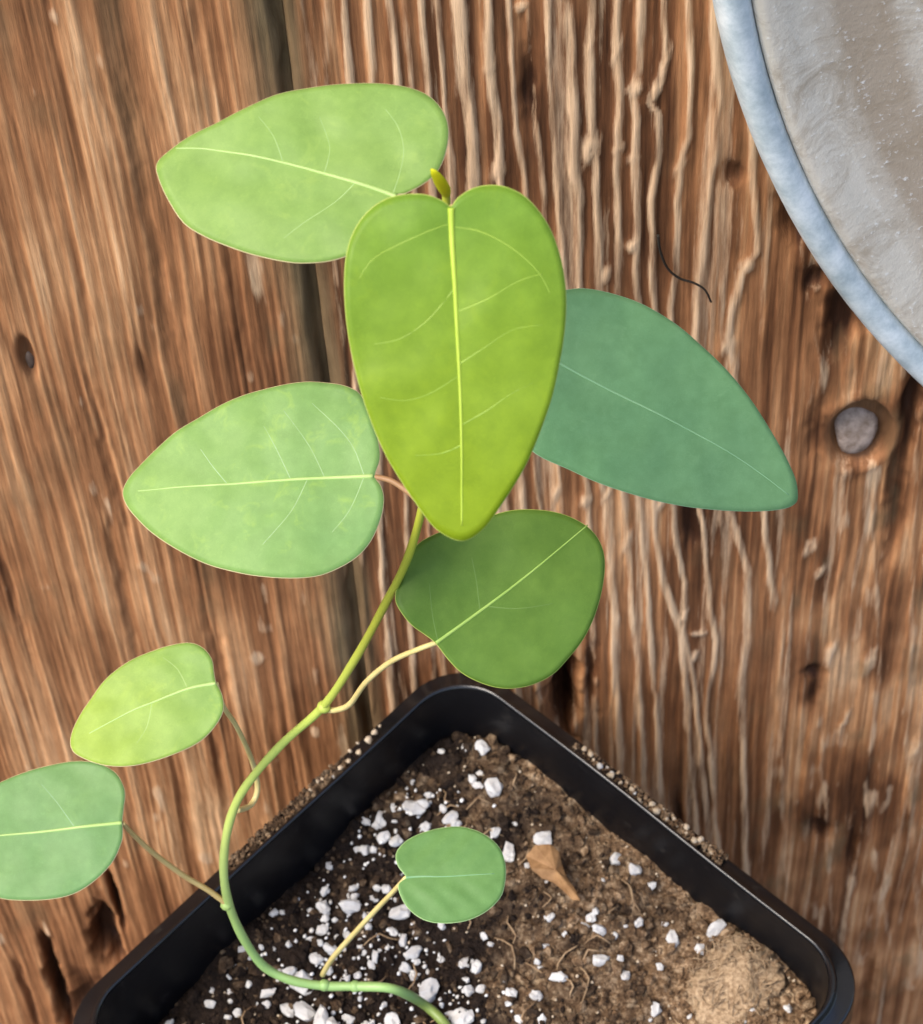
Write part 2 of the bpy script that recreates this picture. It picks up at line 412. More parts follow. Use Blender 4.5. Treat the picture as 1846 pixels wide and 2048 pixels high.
SCREW_C = on_y(1722, 868, YW)
NAIL_C = on_y(53, 715, YW)
fence = empty('wooden_fence', (0, YW, 0))
tag(fence, 'weathered brown stained vertical board fence behind the potted seedling', 'fence')
Z0, Z1 = -0.045, 0.56
def lerp_axis(segs):
    out = []
    for a, b, s in segs:
        out.append(np.arange(a, b - s * .5, s))
    out.append(np.array([segs[-1][1]])); return np.concatenate(out)
def make_board(x0, x1, side, fine_x, edge_l, edge_r):
    fz = .0007 if fine_x else .004
    zs = lerp_axis([(Z0, -.016, .004), (-.016, .315, fz), (.315, Z1, .004)])
    if fine_x:
        a, b = fine_x
        segs = []
        if a > x0 + .001: segs.append((x0, a, .0015))
        segs.append((max(a, x0), min(b, x1), .00030))
        if b < x1 - .001: segs.append((b, x1, .0015))
        xs = lerp_axis(segs)
    else:
        xs = lerp_axis([(x0, x1, .0012)])
    Zg, Xg = np.meshgrid(zs, xs, indexing='ij')
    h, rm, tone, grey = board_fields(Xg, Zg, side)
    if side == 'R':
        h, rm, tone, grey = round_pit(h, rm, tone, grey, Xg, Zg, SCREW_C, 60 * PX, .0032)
    if side == 'L':
        d = np.hypot((Xg - NAIL_C.x) / (15 * PX), (Zg - NAIL_C.z) / (56 * PX))
        g = 1 / (1 + np.exp((d - 1) * 8)); h = h - g * .0012; tone = tone * (1 - g * .7); rm = rm * (1 - g)
    if side == 'L':
        ej = (fbm(Zg * 75, Zg * 0 + 7, 44, 3) - .5) * .0026
        tg = 1 / (1 + np.exp(-(Xg - (x1 - .0016) - ej) / .00012))
        h = h * (1 - tg) - tg * (.0006 + .0010 * fbm(Zg * 45, Zg * 0 + 3, 46, 2)); grey = np.maximum(grey, tg * .85); rm = rm * (1 - tg); tone = tone * (1 - tg * .5)
    # eased edges, silvered by weather
    dl = Xg - x0; dr = x1 - Xg
    rr = .0020
    if side == 'L': dr = dr - .0014
    for dd, jit, strong in ((dl, 81, edge_l), (dr, 82, edge_r)):
        dd = dd + (fbm(Zg * 60, Zg * 0 + jit, jit, 3) - .5) * .0014
        q = np.clip(1 - dd / rr, 0, 1)
        h = h - (1 - np.sqrt(np.clip(1 - q * q, 0, 1))) * rr * .62
        grey = np.maximum(grey, np.clip(1.35 - dd / (.0042 if side == 'L' else .0022), 0, 1) * strong * np.clip(.45 + fbm(Xg * 200, Zg * 40, jit + 5, 3), 0, 1))
        rm = rm * np.clip(dd / .003, 0.0, 1)
    V = np.stack([Xg, -h, Zg], -1).reshape(-1, 3)      # local to the fence: -y is towards the viewer
    nz, nx = Xg.shape
    idx = np.arange(nz * nx).reshape(nz, nx)
    quads = np.stack([idx[:-1, :-1], idx[:-1, 1:], idx[1:, 1:], idx[1:, :-1]], -1).reshape(-1, 4)
    # back and sides
    base = len(V); T = .018
    back = np.array([(x0, T, Z0), (x1, T, Z0), (x1, T, Z1), (x0, T, Z1)])
    V = np.concatenate([V, back])
    ext = [(base, base + 3, base + 2, base + 1)]
    left = list(idx[:, 0]); right = list(idx[:, -1]); bot = list(idx[0, :]); top = list(idx[-1, :])
    ext.append(tuple(int(i) for i in left[::-1]) [::-1] + (base + 3, base))
    ext.append(tuple(int(i) for i in right[::-1]) + (base + 1, base + 2))
    ext.append(tuple(int(i) for i in bot[::-1]) + (base, base + 1))
    ext.append(tuple(int(i) for i in top) + (base + 2, base + 3))
    me = bpy.data.meshes.new('board')
    nq = len(quads)
    me.vertices.add(len(V)); me.vertices.foreach_set('co', V.ravel())
    loops = np.concatenate([quads.ravel()] + [np.array(e) for e in ext])
    starts = list(range(0, nq * 4, 4)); c = nq * 4; tot = [4] * nq
    for e in ext:
        starts.append(c); tot.append(len(e)); c += len(e)
    me.loops.add(len(loops)); me.loops.foreach_set('vertex_index', loops.astype(np.int32))
    me.polygons.add(len(starts)); me.polygons.foreach_set('loop_start', starts)
    me.polygons.foreach_set('loop_total', tot)
    sm = [True] * nq + [False] * len(ext)
    me.polygons.foreach_set('use_smooth', sm)
    for nm, arr in (('ridge', rm), ('tone', tone), ('grey', grey)):
        at = me.attributes.new(nm, 'FLOAT', 'POINT')
        at.data.foreach_set('value', np.concatenate([np.clip(arr, 0, 1).ravel(), np.full(4, .3)]).astype(np.float32))
    me.materials.append(WOOD)
    me.update(calc_edges=True); me.validate()
    return link(bpy.data.objects.new('board', me), fence)
XG = on_y(628, 560, YW).x                     # the gap between the two boards in view
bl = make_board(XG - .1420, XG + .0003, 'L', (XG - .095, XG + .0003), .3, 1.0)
bl['label'] = 'lighter orange brown fence board with fine straight grain'
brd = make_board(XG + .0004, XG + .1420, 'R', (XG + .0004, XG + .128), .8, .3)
brd['label'] = 'darker fence board with deep pale raised grain lines'
make_board(XG - .2850, XG - .1440, 'S', None, .3, .3)
make_board(XG + .1440, XG + .2850, 'S', None, .3, .3)
make_board(XG + .2870, XG + .4280, 'S', None, .3, .3)
# added dark backing behind the boards, keeps sky light out of the gaps
def box_data(c, s):
    x, y, z = c; a, b, d = (k / 2 for k in s)
    v = [Vector((x + i * a, y + j * b, z + k * d)) for i in (-1, 1) for j in (-1, 1) for k in (-1, 1)]
    f = [(0, 1, 3, 2), (4, 6, 7, 5), (0, 4, 5, 1), (2, 3, 7, 6), (0, 2, 6, 4), (1, 5, 7, 3)]
    return v, f
GAP_BLOCKER = simple_mat('gap_blocker_wood', (.06, .035, .018), (.14, .09, .05), 60, .85, .2)
for zc, hz in ((.07, .19), (.27, .19), (.465, .19)):
    v, f = box_data((XG + .0715, .018 + .0125, zc), (.713, .025, hz))
    mesh_obj('gap_blocker', v, f, GAP_BLOCKER, fence, False)
# countersunk screw on the right board, nail on the left one (its parts are local to the fence)
def disc_head(name, c, rx, rz, y, parent, tilt=0, m=None):
    verts, faces = [], []
    prof = [(0, -.0006), (.45, -.0006), (.8, -.0004), (1, .0002), (1, .0016)]
    seg = 20
    for q, (r, dy) in enumerate(prof):
        for k in range(seg):
            t = 2 * math.pi * k / seg
            j = 1 + .05 * math.sin(3 * t + 1) + .03 * math.sin(5 * t)
            verts.append(Vector((c.x + rx * r * j * math.cos(t), y + dy + tilt * r * math.sin(t), c.z + rz * r * j * math.sin(t))))
    for q in range(len(prof) - 1):
        for k in range(seg):
            k2 = (k + 1) % seg
            faces.append((q * seg + k, q * seg + k2, (q + 1) * seg + k2, (q + 1) * seg + k))
    o = mesh_obj(name, verts, faces, m or SCREW, parent)
    return o
disc_head('screw_head', SCREW_C + Vector((-.0004, 0, -.0018)), 42 * PX, 58 * PX, .0019, brd, .0012)
disc_head('nail_head', NAIL_C + Vector((.0002, 0, -.0022)), 10 * PX, 30 * PX, .0014, bl, 0, RUST)

# ------------------------------------------------------------------ ledge under the pot (below the picture)
LEDGE = simple_mat('ledge_wood', (.10, .055, .028), (.22, .13, .07), 90, .8, .2)
bm = bmesh.new()
v, f = box_data((.06, -.065, ZB - .0125), (.62, .25, .025))
bv = [bm.verts.new(p) for p in v]
for q in f: bm.faces.new([bv[i] for i in q])
bmesh.ops.recalc_face_normals(bm, faces=bm.faces)
bmesh.ops.bevel(bm, geom=list(bm.edges), offset=.002, segments=2, affect='EDGES')
me = bpy.data.meshes.new('ledge'); bm.to_mesh(me); bm.free(); me.materials.append(LEDGE)
tag(link(bpy.data.objects.new('ledge', me)), kind='structure')

# ------------------------------------------------------------------ round lid with a pale rolled rim
LC = Vector((.2230, 0, .3398)); LR = .1868
lid_m, nt, b = new_mat('pale_blue_enamel')
v = objvec(nt); n = noise_tex(nt, 160, 6, v, .72); n2 = noise_tex(nt, 500, 4, v)
nt.links.new(ramp(nt, [(.3, (.28, .35, .38)), (.48, (.46, .53, .55)), (.68, (.70, .75, .76))], n.outputs['Fac']).outputs['Color'], b.inputs['Base Color'])
b.inputs['Roughness'].default_value = .42; b.inputs['Specular IOR Level'].default_value = .5
bump(nt, b, n2.outputs['Fac'], .2, .0003)
pan_m, nt, b = new_mat('frosted_galvanised')
v = objvec(nt); n = noise_tex(nt, 55, 5, v, .6); n2 = noise_tex(nt, 1100, 3, v, .65); n3 = noise_tex(nt, 1500, 2, v)
tc = N(nt, 'ShaderNodeTexCoord'); gr = N(nt, 'ShaderNodeVectorMath', operation='LENGTH'); nt.links.new(tc.outputs['Object'], gr.inputs[0])
n1d = N(nt, 'ShaderNodeTexNoise', noise_dimensions='1D'); n1d.inputs['Scale'].default_value = 80; n1d.inputs['Detail'].default_value = 4
nt.links.new(gr.outputs['Value'], n1d.inputs['W'])
c = mixc(nt, n.outputs['Fac'], (.52, .48, .40), (.70, .65, .56))
c = mixc(nt, ramp(nt, [(.42, (0, 0, 0)), (.68, (.8, .8, .8))], n1d.outputs['Fac']).outputs['Color'], c, (.36, .28, .20))  # brown rings paint the wood's reflection into the metal colour
c = mixc(nt, ramp(nt, [(.48, (0, 0, 0)), (.66, (.65, .65, .65))], noise_tex(nt, 130, 6, v, .75, 1.2).outputs['Fac']).outputs['Color'], c, (.33, .26, .18))
c = mixc(nt, ramp(nt, [(.60, (0, 0, 0)), (.74, (.9, .9, .9))], n2.outputs['Fac']).outputs['Color'], c, (.78, .77, .73))
nt.links.new(c, b.inputs['Base Color'])
b.inputs['Roughness'].default_value = .42; b.inputs['Metallic'].default_value = .1
bump(nt, b, n2.outputs['Fac'], .35, .0003)
def lathe_y(name, prof, mat, parent, seg=160):
    verts, faces = [], []
    for (r, y) in prof:
        for k in range(seg):
            t = 2 * math.pi * k / seg
            verts.append(Vector((r * math.cos(t), y, r * math.sin(t))))
    for q in range(len(prof) - 1):
        for k in range(seg):
            k2 = (k + 1) % seg
            faces.append((q * seg + k, q * seg + k2, (q + 1) * seg + k2, (q + 1) * seg + k))
    o = mesh_obj(name, verts, faces, mat, parent)
    return o
lid = empty('round_lid', (LC.x, .0455, LC.z))
tag(lid, 'round grey metal lid with pale blue rolled rim hanging on the fence', 'lid')
rim = [(LR - .0016, .0172), (LR - .0010, .010), (LR - .0002, .0060), (LR - .0001, .0038), (LR - .0005, .0020), (LR - .0012, .0009), (LR - .0020, .0005),
       (LR - .0030, .0006), (LR - .0040, .0011), (LR - .0044, .0018), (LR - .0046, .0026)]
lathe_y('rim', rim, lid_m, lid, 220)
pan = [(LR - .0035, .0172), (LR - .0045, .0040), (LR - .0047, .0022), (LR - .0053, .0016), (LR - .0064, .0017), (LR - .0085, .0028), (LR - .011, .0042), (LR - .020, .0062), (LR - .028, .0075),
       (LR - .040, .0082), (LR - .06, .0080), (LR - .10, .0066), (LR - .14, .0050), (.02, .0040), (.0002, .0038)]
lathe_y('pan', pan, pan_m, lid, 220)
lathe_y('back_plate', [(LR - .0018, .0168), (.0002, .0168)], pan_m, lid, 220)

# dark strand caught on the fence
DARK = simple_mat('dark_strand', (.012, .010, .008), (.035, .028, .02), 300, .7, .2)
pts = [(1316, 470), (1320, 500), (1334, 535), (1358, 556), (1388, 566), (1410, 580), (1422, 604)]
path = smooth_path([on_y(u, v_, YW - .0011) for u, v_ in pts], 5)
tag(tube('dark_strand', path, .00020, .00015, DARK), 'short curved black strand caught on the raised grain near the lid', 'strand')

# ------------------------------------------------------------------ pot
YAW = R(43.6)
HX, HY = .04354, .04184           # half sizes at the inner edge of the rim
cy_, sy_ = math.cos(YAW), math.sin(YAW)
def pot_loop(off, z, r, nseg=10, nstr=14, scale=1.0):
    """rounded rectangle around the pot axis; off grows it, r is the corner radius"""
    hx, hy = (HX + off) * scale, (HY + off) * scale
    pts = []
    corners = [(1, 1, 0), (-1, 1, 90), (-1, -1, 180), (1, -1, 270)]
    for ci, (sx, sy, a0) in enumerate(corners):
        cx, cy = sx * (hx - r), sy * (hy - r)
        arc = [(cx + r * math.cos(R(a0 + 90 * k / nseg)), cy + r * math.sin(R(a0 + 90 * k / nseg))) for k in range(nseg + 1)]
        pts += arc
        nx, ny, b0 = corners[(ci + 1) % 4]
        q = (nx * (hx - r) + r * math.cos(R(b0)), ny * (hy - r) + r * math.sin(R(b0)))
        p = arc[-1]
        for k in range(1, nstr):
            t = k / nstr
            pts.append((p[0] + (q[0] - p[0]) * t, p[1] + (q[1] - p[1]) * t))
    out = []
    for (x, y) in pts:
        a = math.atan2(y, x)
        wv = (.00035 * math.sin(3 * a + 1) + .00025 * math.sin(5 * a)) * max(0, min(1, z / ZR))
        out.append(Vector((x * cy_ + -y * sy_ * -1 * -1, x * sy_ + y * cy_, z + wv)))
    return out
def pot_to_world(x, y):
    return (x * cy_ - y * sy_, x * sy_ + y * cy_)
def pot_local(X, Y):
    return (X * cy_ + Y * sy_, -X * sy_ + Y * cy_)
def loft(name, loops, mat, parent, cap_first=False, cap_last=False):
    n = len(loops[0]); verts = [p for l in loops for p in l]; faces = []
    for q in range(len(loops) - 1):
        for k in range(n):
            k2 = (k + 1) % n
            faces.append((q * n + k, (q + 1) * n + k, (q + 1) * n + k2, q * n + k2))
    if cap_first: faces.append(tuple(range(n)))
    if cap_last: faces.append(tuple(reversed(range((len(loops) - 1) * n, len(loops) * n))))
    return mesh_obj(name, verts, faces, mat, parent)
pot = empty('plant_pot', (0, 0, 0))    # origin on the pot's axis; its foot stands on the ledge at ZB
tag(pot, 'square black plastic nursery pot full of perlite potting soil', 'pot')
RI = .0091
wall_prof = [(-.0006, ZR - .0004, RI), (-.0010, ZR - .0030, RI), (-.0014, ZR - .012, RI), (-.0026, ZR - .03, RI * .95), (-.0110, ZB + .004, RI * .8)]
outer_prof = [(-.0100, ZB, RI * .8), (-.0090, ZB + .001, RI * .9), (.0002, ZR - .014, RI), (.0009, ZR - .0075, RI)]
loft('pot_wall', [pot_loop(o, z, r) for o, z, r in wall_prof[::-1]][::-1] and
     [pot_loop(o, z, r) for o, z, r in (wall_prof + outer_prof)], PLASTIC, pot)
fl = pot_loop(-.0105, ZB + .0032, RI * .8)
mesh_obj('pot_floor', fl, [tuple(range(len(fl)))], PLASTIC, pot, False)
rim_prof = [(-.0006, ZR - .0010, RI), (-.0005, ZR - .0002, RI), (-.0003, ZR, RI), (.0000, ZR, RI), (.0002, ZR - .0003, RI), (.0003, ZR - .0014, RI), (.0006, ZR - .0017, RI + .0003),
            (.0024, ZR - .0017, RI + .0014), (.0027, ZR - .0018, RI + .0016), (.00285, ZR - .0023, RI + .0016), (.0029, ZR - .0085, RI + .0016), (.0025, ZR - .0088, RI + .0015), (.0009, ZR - .0080, RI)]
loft('rim', [pot_loop(o, z, r) for o, z, r in rim_prof], rim_mat(), pot)

# ------------------------------------------------------------------ soil
def soil_z(x, y):
    """mean soil height, lower on the left"""
    return ZR - .0125 + .12 * min(0, x) + .012 * x
def soil_np(X, Y):
    base = ZR - .0125 + .12 * np.minimum(0, X) + .012 * X
    return base + (fbm(X * 90 + 5, Y * 90, 101, 3) - .5) * .0060 + (fbm(X * 420, Y * 420, 111, 4) - .5) * .0026
def dry_np(X, Y):
    c = on_z(1130, 1640, ZR - .012)
    d = .38 + (X - c.x + .010) * 26 + (fbm(X * 110, Y * 110, 121, 3) - .5) * 1.5
    return np.clip(d, 0, 1)
soil = empty('potting_soil', (0, 0, ZR - .0125))
tag(soil, 'dark brown potting soil flecked with white perlite inside the black pot', 'soil')
ZS = ZR - .0125
ng = 210
gs = np.linspace(-1, 1, ng)
A, B = np.meshgrid(gs * (HX - .0012), gs * (HY - .0012), indexing='ij')
rr = RI
# squeeze the square grid into the rounded outline
ax = np.abs(A) - (HX - .0012 - rr); ay = np.abs(B) - (HY - .0012 - rr)
inc = (ax > 0) & (ay > 0)
ln = np.hypot(ax, ay); mxx = np.maximum(ax, ay)
k = np.where(inc & (ln > 0), mxx / np.maximum(ln, 1e-9), 1)
A = np.where(inc, np.sign(A) * (HX - .0012 - rr + ax * k), A); B = np.where(inc, np.sign(B) * (HY - .0012 - rr + ay * k), B)
SX = A * cy_ - B * sy_; SY = A * sy_ + B * cy_
SZ = soil_np(SX, SY)
idx = np.arange(ng * ng).reshape(ng, ng)
quads = np.stack([idx[:-1, :-1], idx[1:, :-1], idx[1:, 1:], idx[:-1, 1:]], -1).reshape(-1, 4)
me = bpy.data.meshes.new('soil_surface')
me.from_pydata(np.stack([SX, SY, SZ - ZS], -1).reshape(-1, 3).tolist(), [], quads.tolist())
at = me.attributes.new('dry', 'FLOAT', 'POINT'); at.data.foreach_set('value', dry_np(SX, SY).ravel().astype(np.float32))
me.materials.append(SOIL); me.update()
link(bpy.data.objects.new('soil_surface', me), soil)

def lump_data(seed, sub=1, jag=.28, sq=(1, 1, 1)):
    bm = bmesh.new(); bmesh.ops.create_icosphere(bm, subdivisions=sub, radius=1)
    rnd = random.Random(seed); off = Vector((rnd.random() * 50, rnd.random() * 50, rnd.random() * 50))
    vs = []
    for v_ in bm.verts:
        f_ = 1 + jag * 2 * mnoise.noise(v_.co * 1.3 + off) + rnd.uniform(-jag, jag) * .35
        vs.append((v_.co.x * f_ * sq[0], v_.co.y * f_ * sq[1], v_.co.z * f_ * sq[2]))
    fs = [tuple(x.index for x in f_.verts) for f_ in bm.faces]
    bm.free(); return vs, fs
def surf_at(x, y):
    return float(soil_np(np.array([[x]]), np.array([[y]]))[0, 0])
def in_pot(x, y, m):
    a, b_ = pot_local(x, y)
    ax_, ay_ = abs(a) - (HX - m - rr), abs(b_) - (HY - m - rr)
    if ax_ > 0 and ay_ > 0: return math.hypot(ax_, ay_) < rr
    return max(ax_, ay_) < rr
# crumbs, one mass
lumps = [lump_data(s, 1, .32) for s in range(14)]
lv, lf, ldry = [], [], []
cnt = 0
while cnt < 7000:
    x, y = random.uniform(-.06, .06), random.uniform(-.06, .062)
    if y < -.014 and random.random() < .6: continue
    if not in_pot(x, y, .0016): continue
    d = float(dry_np(np.array([[x]]), np.array([[y]]))[0, 0])
    s = random.choice((.0002, .00022, .00025, .0003, .0003, .0004, .0004, .0005, .0006, .0009)) * random.uniform(.8, 1.25)
    vs, fs = random.choice(lumps)
    rot = Matrix.Rotation(random.uniform(0, 6.28), 3, 'Z') @ Matrix.Rotation(random.uniform(0, 3), 3, 'X')
    st = Vector((random.uniform(.7, 1.5), random.uniform(.7, 1.2), random.uniform(.6, 1)))
    o = Vector((x, y, surf_at(x, y) + s * .25 - ZS)); b0 = len(lv)
    for q in vs:
        lv.append(o + rot @ Vector((q[0] * st.x, q[1] * st.y, q[2] * st.z)) * s)
    dd = min(1, max(0, d + random.uniform(-.5, .4)))
    ldry += [dd] * len(vs)
    lf += [tuple(i + b0 for i in q) for q in fs]
    cnt += 1
cr_o = mesh_obj('soil_crumbs', lv, lf, SOIL, soil, False)
at = cr_o.data.attributes.new('dry', 'FLOAT', 'POINT'); at.data.foreach_set('value', np.array(ldry, np.float32))
cr_o['kind'] = 'stuff'
# fibres and twiglets in the peat
FIB = simple_mat('peat_fibre', (.16, .095, .05), (.42, .30, .18), 400, .85, .2)
fv, ff = [], []
for i in range(150):
    x, y = random.uniform(-.05, .056), random.uniform(-.055, .056)
    if not in_pot(x, y, .005): continue
    if x < -.01 and random.random() < .6: continue
    a = random.uniform(0, 6.28); L = random.uniform(.002, .0065); p = []
    for k_ in range(5):
        t = k_ / 4 - .5
        xx = x + math.cos(a) * L * t + math.sin(a) * .0008 * math.sin(t * 5 + i); yy = y + math.sin(a) * L * t + math.cos(a) * .0006 * math.cos(t * 6)
        p.append(Vector((xx, yy, surf_at(xx, yy) + .0005 + .0009 * max(0, .5 - abs(t)) - ZS)))
    vv, f2 = tube_data(p, [.00009, .00014, .00016, .00013, .00008], 5)
    b0 = len(fv); fv += vv; ff += [tuple(q + b0 for q in z_) for z_ in f2]
fo = mesh_obj('peat_fibres', fv, ff, FIB, soil); fo['kind'] = 'stuff'

# perlite: each grain a piece of the soil
PM = []
for s in range(10):
    vs, fs = lump_data(100 + s, 2 if s < 5 else 1, .30, (1, random.uniform(.75, 1), random.uniform(.7, .9)))
    pm = bpy.data.meshes.new('perlite_grain'); pm.from_pydata(vs, [], fs); pm.materials.append(PERLITE)
    pm.polygons.foreach_set('use_smooth', [False] * len(pm.polygons)); pm.update(); PM.append(pm)
taken = []
def grain(x, y, r, stretch=None, big=False):
    o = bpy.data.objects.new('perlite_grain', random.choice(PM[:5] if big else PM))
    o.location = (x, y, surf_at(x, y) + r * .52 - ZS)
    o.rotation_euler = (random.uniform(-.5, .5), random.uniform(-.5, .5), random.uniform(0, 6.28))
    a = stretch or random.uniform(.85, 1.35)
    o.scale = (r * a, r, r * random.uniform(.8, 1))
    link(o, soil); taken.append((x, y, r))
# traced grains: u, v, radius px
G = [(964, 1495, 16), (929, 1496, 12), (884, 1501, 8), (1077, 1545, 12), (1146, 1585, 22), (1160, 1590, 16), (945, 1560, 12), (955, 1572, 10), (988, 1579, 22), (855, 1582, 10),
     (828, 1615, 22), (842, 1608, 16), (788, 1607, 9), (761, 1627, 14), (753, 1638, 12), (887, 1615, 11), (900, 1634, 15), (912, 1643, 11), (848, 1648, 13), (791, 1675, 15), (766, 1668, 14), (728, 1684, 14),
     (712, 1678, 9), (746, 1690, 9), (990, 1664, 12), (1086, 1677, 18), (1016, 1700, 16), (1020, 1712, 12), (1089, 1743, 14), (1124, 1766, 9), (1232, 1714, 15), (1269, 1741, 14), (752, 1760, 12), (771, 1766, 12), (746, 1782, 11),
     (647, 1760, 11), (704, 1757, 9), (707, 1774, 10), (643, 1795, 15), (648, 1814, 11), (640, 1838, 14), (618, 1800, 9), (697, 1797, 18), (617, 1860, 10), (638, 1870, 10), (658, 1878, 14), (630, 1898, 13), (692, 1850, 13), (800, 1818, 20), (832, 1850, 8),
     (805, 1868, 11), (825, 1893, 15), (808, 1918, 13), (775, 1898, 9), (740, 1912, 9), (880, 1903, 9), (931, 1917, 14), (952, 1930, 13), (935, 1972, 14), (930, 1950, 10), (961, 1970, 11), (858, 1970, 20), (850, 1985, 16), (1022, 1985, 14), (1018, 2000, 9),
     (1118, 1958, 14), (600, 1945, 24), (575, 1925, 14), (570, 1990, 14), (607, 2008, 20), (693, 2020, 13), (730, 2035, 16), (784, 2025, 18), (790, 2040, 12), (915, 2022, 16), (900, 2018, 12), (925, 2035, 18), (640, 2035, 20), (660, 2046, 18), (530, 1960, 12),
     (1190, 1828, 10), (1197, 1862, 14), (1230, 1870, 9), (1310, 2020, 14), (1635, 1990, 18), (1620, 1975, 12), (1400, 1900, 12), (1428, 1830, 10), (1432, 1858, 18), (1446, 1848, 10), (1345, 1872, 14), (1200, 1925, 16), (1240, 1922, 10), (1182, 1837, 12),
     (1030, 1642, 7), (1055, 1730, 8), (980, 1885, 8), (765, 1990, 9), (655, 1920, 11), (520, 1912, 7), (545, 1880, 6), (687, 1938, 10), (705, 1952, 10), (712, 1930, 9), (1040, 2035, 10), (1085, 2040, 12), (1410, 1470 + 560, 8), (1575, 2020, 10),
     (1600, 1870, 7), (1330, 1840, 8), (1290, 1660, 6), (1250, 1650, 6), (1205, 1640, 7), (1320, 1930, 9), (1090, 1890, 7), (1130, 1870, 7), (1080, 1930, 6)]
for (u, v_, r) in G:
    p = on_z(u, v_, ZR - .0115 + .02 * min(0, (u - 900) / F * .5))
    if in_pot(p.x, p.y, .0035): grain(p.x, p.y, r * .465 / F * 1.02, big=r > 12)
tries = 0; made = 0
while made < 180 and tries < 20000:
    tries += 1
    x, y = random.uniform(-.055, .055), random.uniform(-.013, .055) if made < 165 else random.uniform(-.06, -.013)
    if not in_pot(x, y, .003): continue
    front = y < .008
    dens = .95 if x < -.004 else .16
    if y > .02: dens *= .45
    if random.random() > dens: continue
    r = random.choice((.0003, .0004, .0005, .0006, .0008)) if not front else random.choice((.0004, .0005, .0006, .0008, .0010))
    if any((x - a) ** 2 + (y - b_) ** 2 < (r + c_) ** 2 * .8 for a, b_, c_ in taken): continue
    grain(x, y, r); made += 1
# tiny grains, one mass
vs0 = lumps; pv, pf = [], []
for i in range(900):
    x, y = random.uniform(-.058, .058), random.uniform(-.06, .06)
    if not in_pot(x, y, .002): continue
    s = random.uniform(.00012, .00030); vs, fs = random.choice(vs0); b0 = len(pv)
    o = Vector((x, y, surf_at(x, y) + .0003 + s * .3 - ZS))
    pv += [o + Vector(q) * s for q in vs]; pf += [tuple(q + b0 for q in z_) for z_ in fs]
po = mesh_obj('perlite_dust', pv, pf, GRIT, soil); po['kind'] = 'stuff'
pv, pf = [], []
centres = [(690, 1780), (640, 1850), (740, 1690), (600, 1950), (660, 2020), (780, 2030), (820, 1900), (900, 2030), (860, 1630), (720, 1900)]
for i in range(300):
    u, v_ = random.choice(centres); p = on_z(u + random.gauss(0, 55), v_ + random.gauss(0, 45), ZR - .0135)
    if not in_pot(p.x, p.y, .003): continue
    s_ = random.uniform(.00018, .00042); vs, fs = random.choice(vs0); b0 = len(pv)
    o = Vector((p.x, p.y, surf_at(p.x, p.y) + .0003 + s_ * .3 - ZS))
    pv += [o + Vector(q) * s_ for q in vs]; pf += [tuple(q + b0 for q in z_) for z_ in fs]
po = mesh_obj('perlite_crumbs', pv, pf, PERLITE, soil); po['kind'] = 'stuff'
# matted tan clump of dry peat in the right corner
cp = on_z(1470, 1955, ZR - .010)
PEAT = simple_mat('dry_peat', (.17, .105, .058), (.47, .345, .215), 1500, .95, .1, .0008)
vs, fs = lump_data(9, 4, .26, (1, .95, .38))
rv = []
for q in vs:
    w_ = Vector(q); nn = mnoise.fractal(w_ * 4, 1.0, 2.0, 4)
    rv.append(Vector((w_.x * .0068, w_.y * .0076, w_.z * .0050)) * (1 + .22 * nn))
pc = mesh_obj('peat_clump', rv, fs, PEAT, soil)
pc.location = (cp.x, cp.y, surf_at(cp.x, cp.y) - ZS - .0003); pc['label'] = 'matted tan clump of dry peat'
hv, hf = [], []
for i in range(130):
    q = Vector((random.gauss(0, 1), random.gauss(0, 1), abs(random.gauss(0, .8)))).normalized()
    o = Vector((q.x * .0064, q.y * .0072, q.z * .0026)); a = random.uniform(0, 6.28); L = random.uniform(.0012, .0035)
    dv = Vector((math.cos(a), math.sin(a), random.uniform(-.15, .2))) * L
    vv, f2 = tube_data([o - dv * .5, o + q * .0004, o + dv * .5], [.00006, .0001, .00006], 4)
    b0 = len(hv); hv += vv; hf += [tuple(z_ + b0 for z_ in w_) for w_ in f2]
ho = mesh_obj('peat_fuzz', hv, hf, PEAT, soil); ho.location = pc.location; ho['kind'] = 'stuff'

# grit spilled on the rim's ledge
GM = []
for s in range(6):
    vs, fs = lump_data(300 + s, 1, .28)
    gm = bpy.data.meshes.new('grit_grain'); gm.from_pydata(vs, [], fs); gm.materials.append(GRIT if s < 5 else PERLITE); gm.update()
    gm.polygons.foreach_set('use_smooth', [True] * len(gm.polygons)); GM.append(gm)
def ledge_pt(u, v_, jitter):
    p = on_z(u, v_, ZR - .0014)
    a, b_ = pot_local(p.x, p.y)
    return p, a, b_
def put_grit(x, y, r, label, group):
    o = bpy.data.objects.new('grit_grain', random.choice(GM)); o.location = (x, y, ZR - .0017 + r * .72)
    o.rotation_euler = (random.uniform(0, 6), random.uniform(0, 6), random.uniform(0, 6)); o.scale = (r * random.uniform(.9, 1.3), r, r * random.uniform(.8, 1.1))
    tag(link(o), label, 'grit', group)
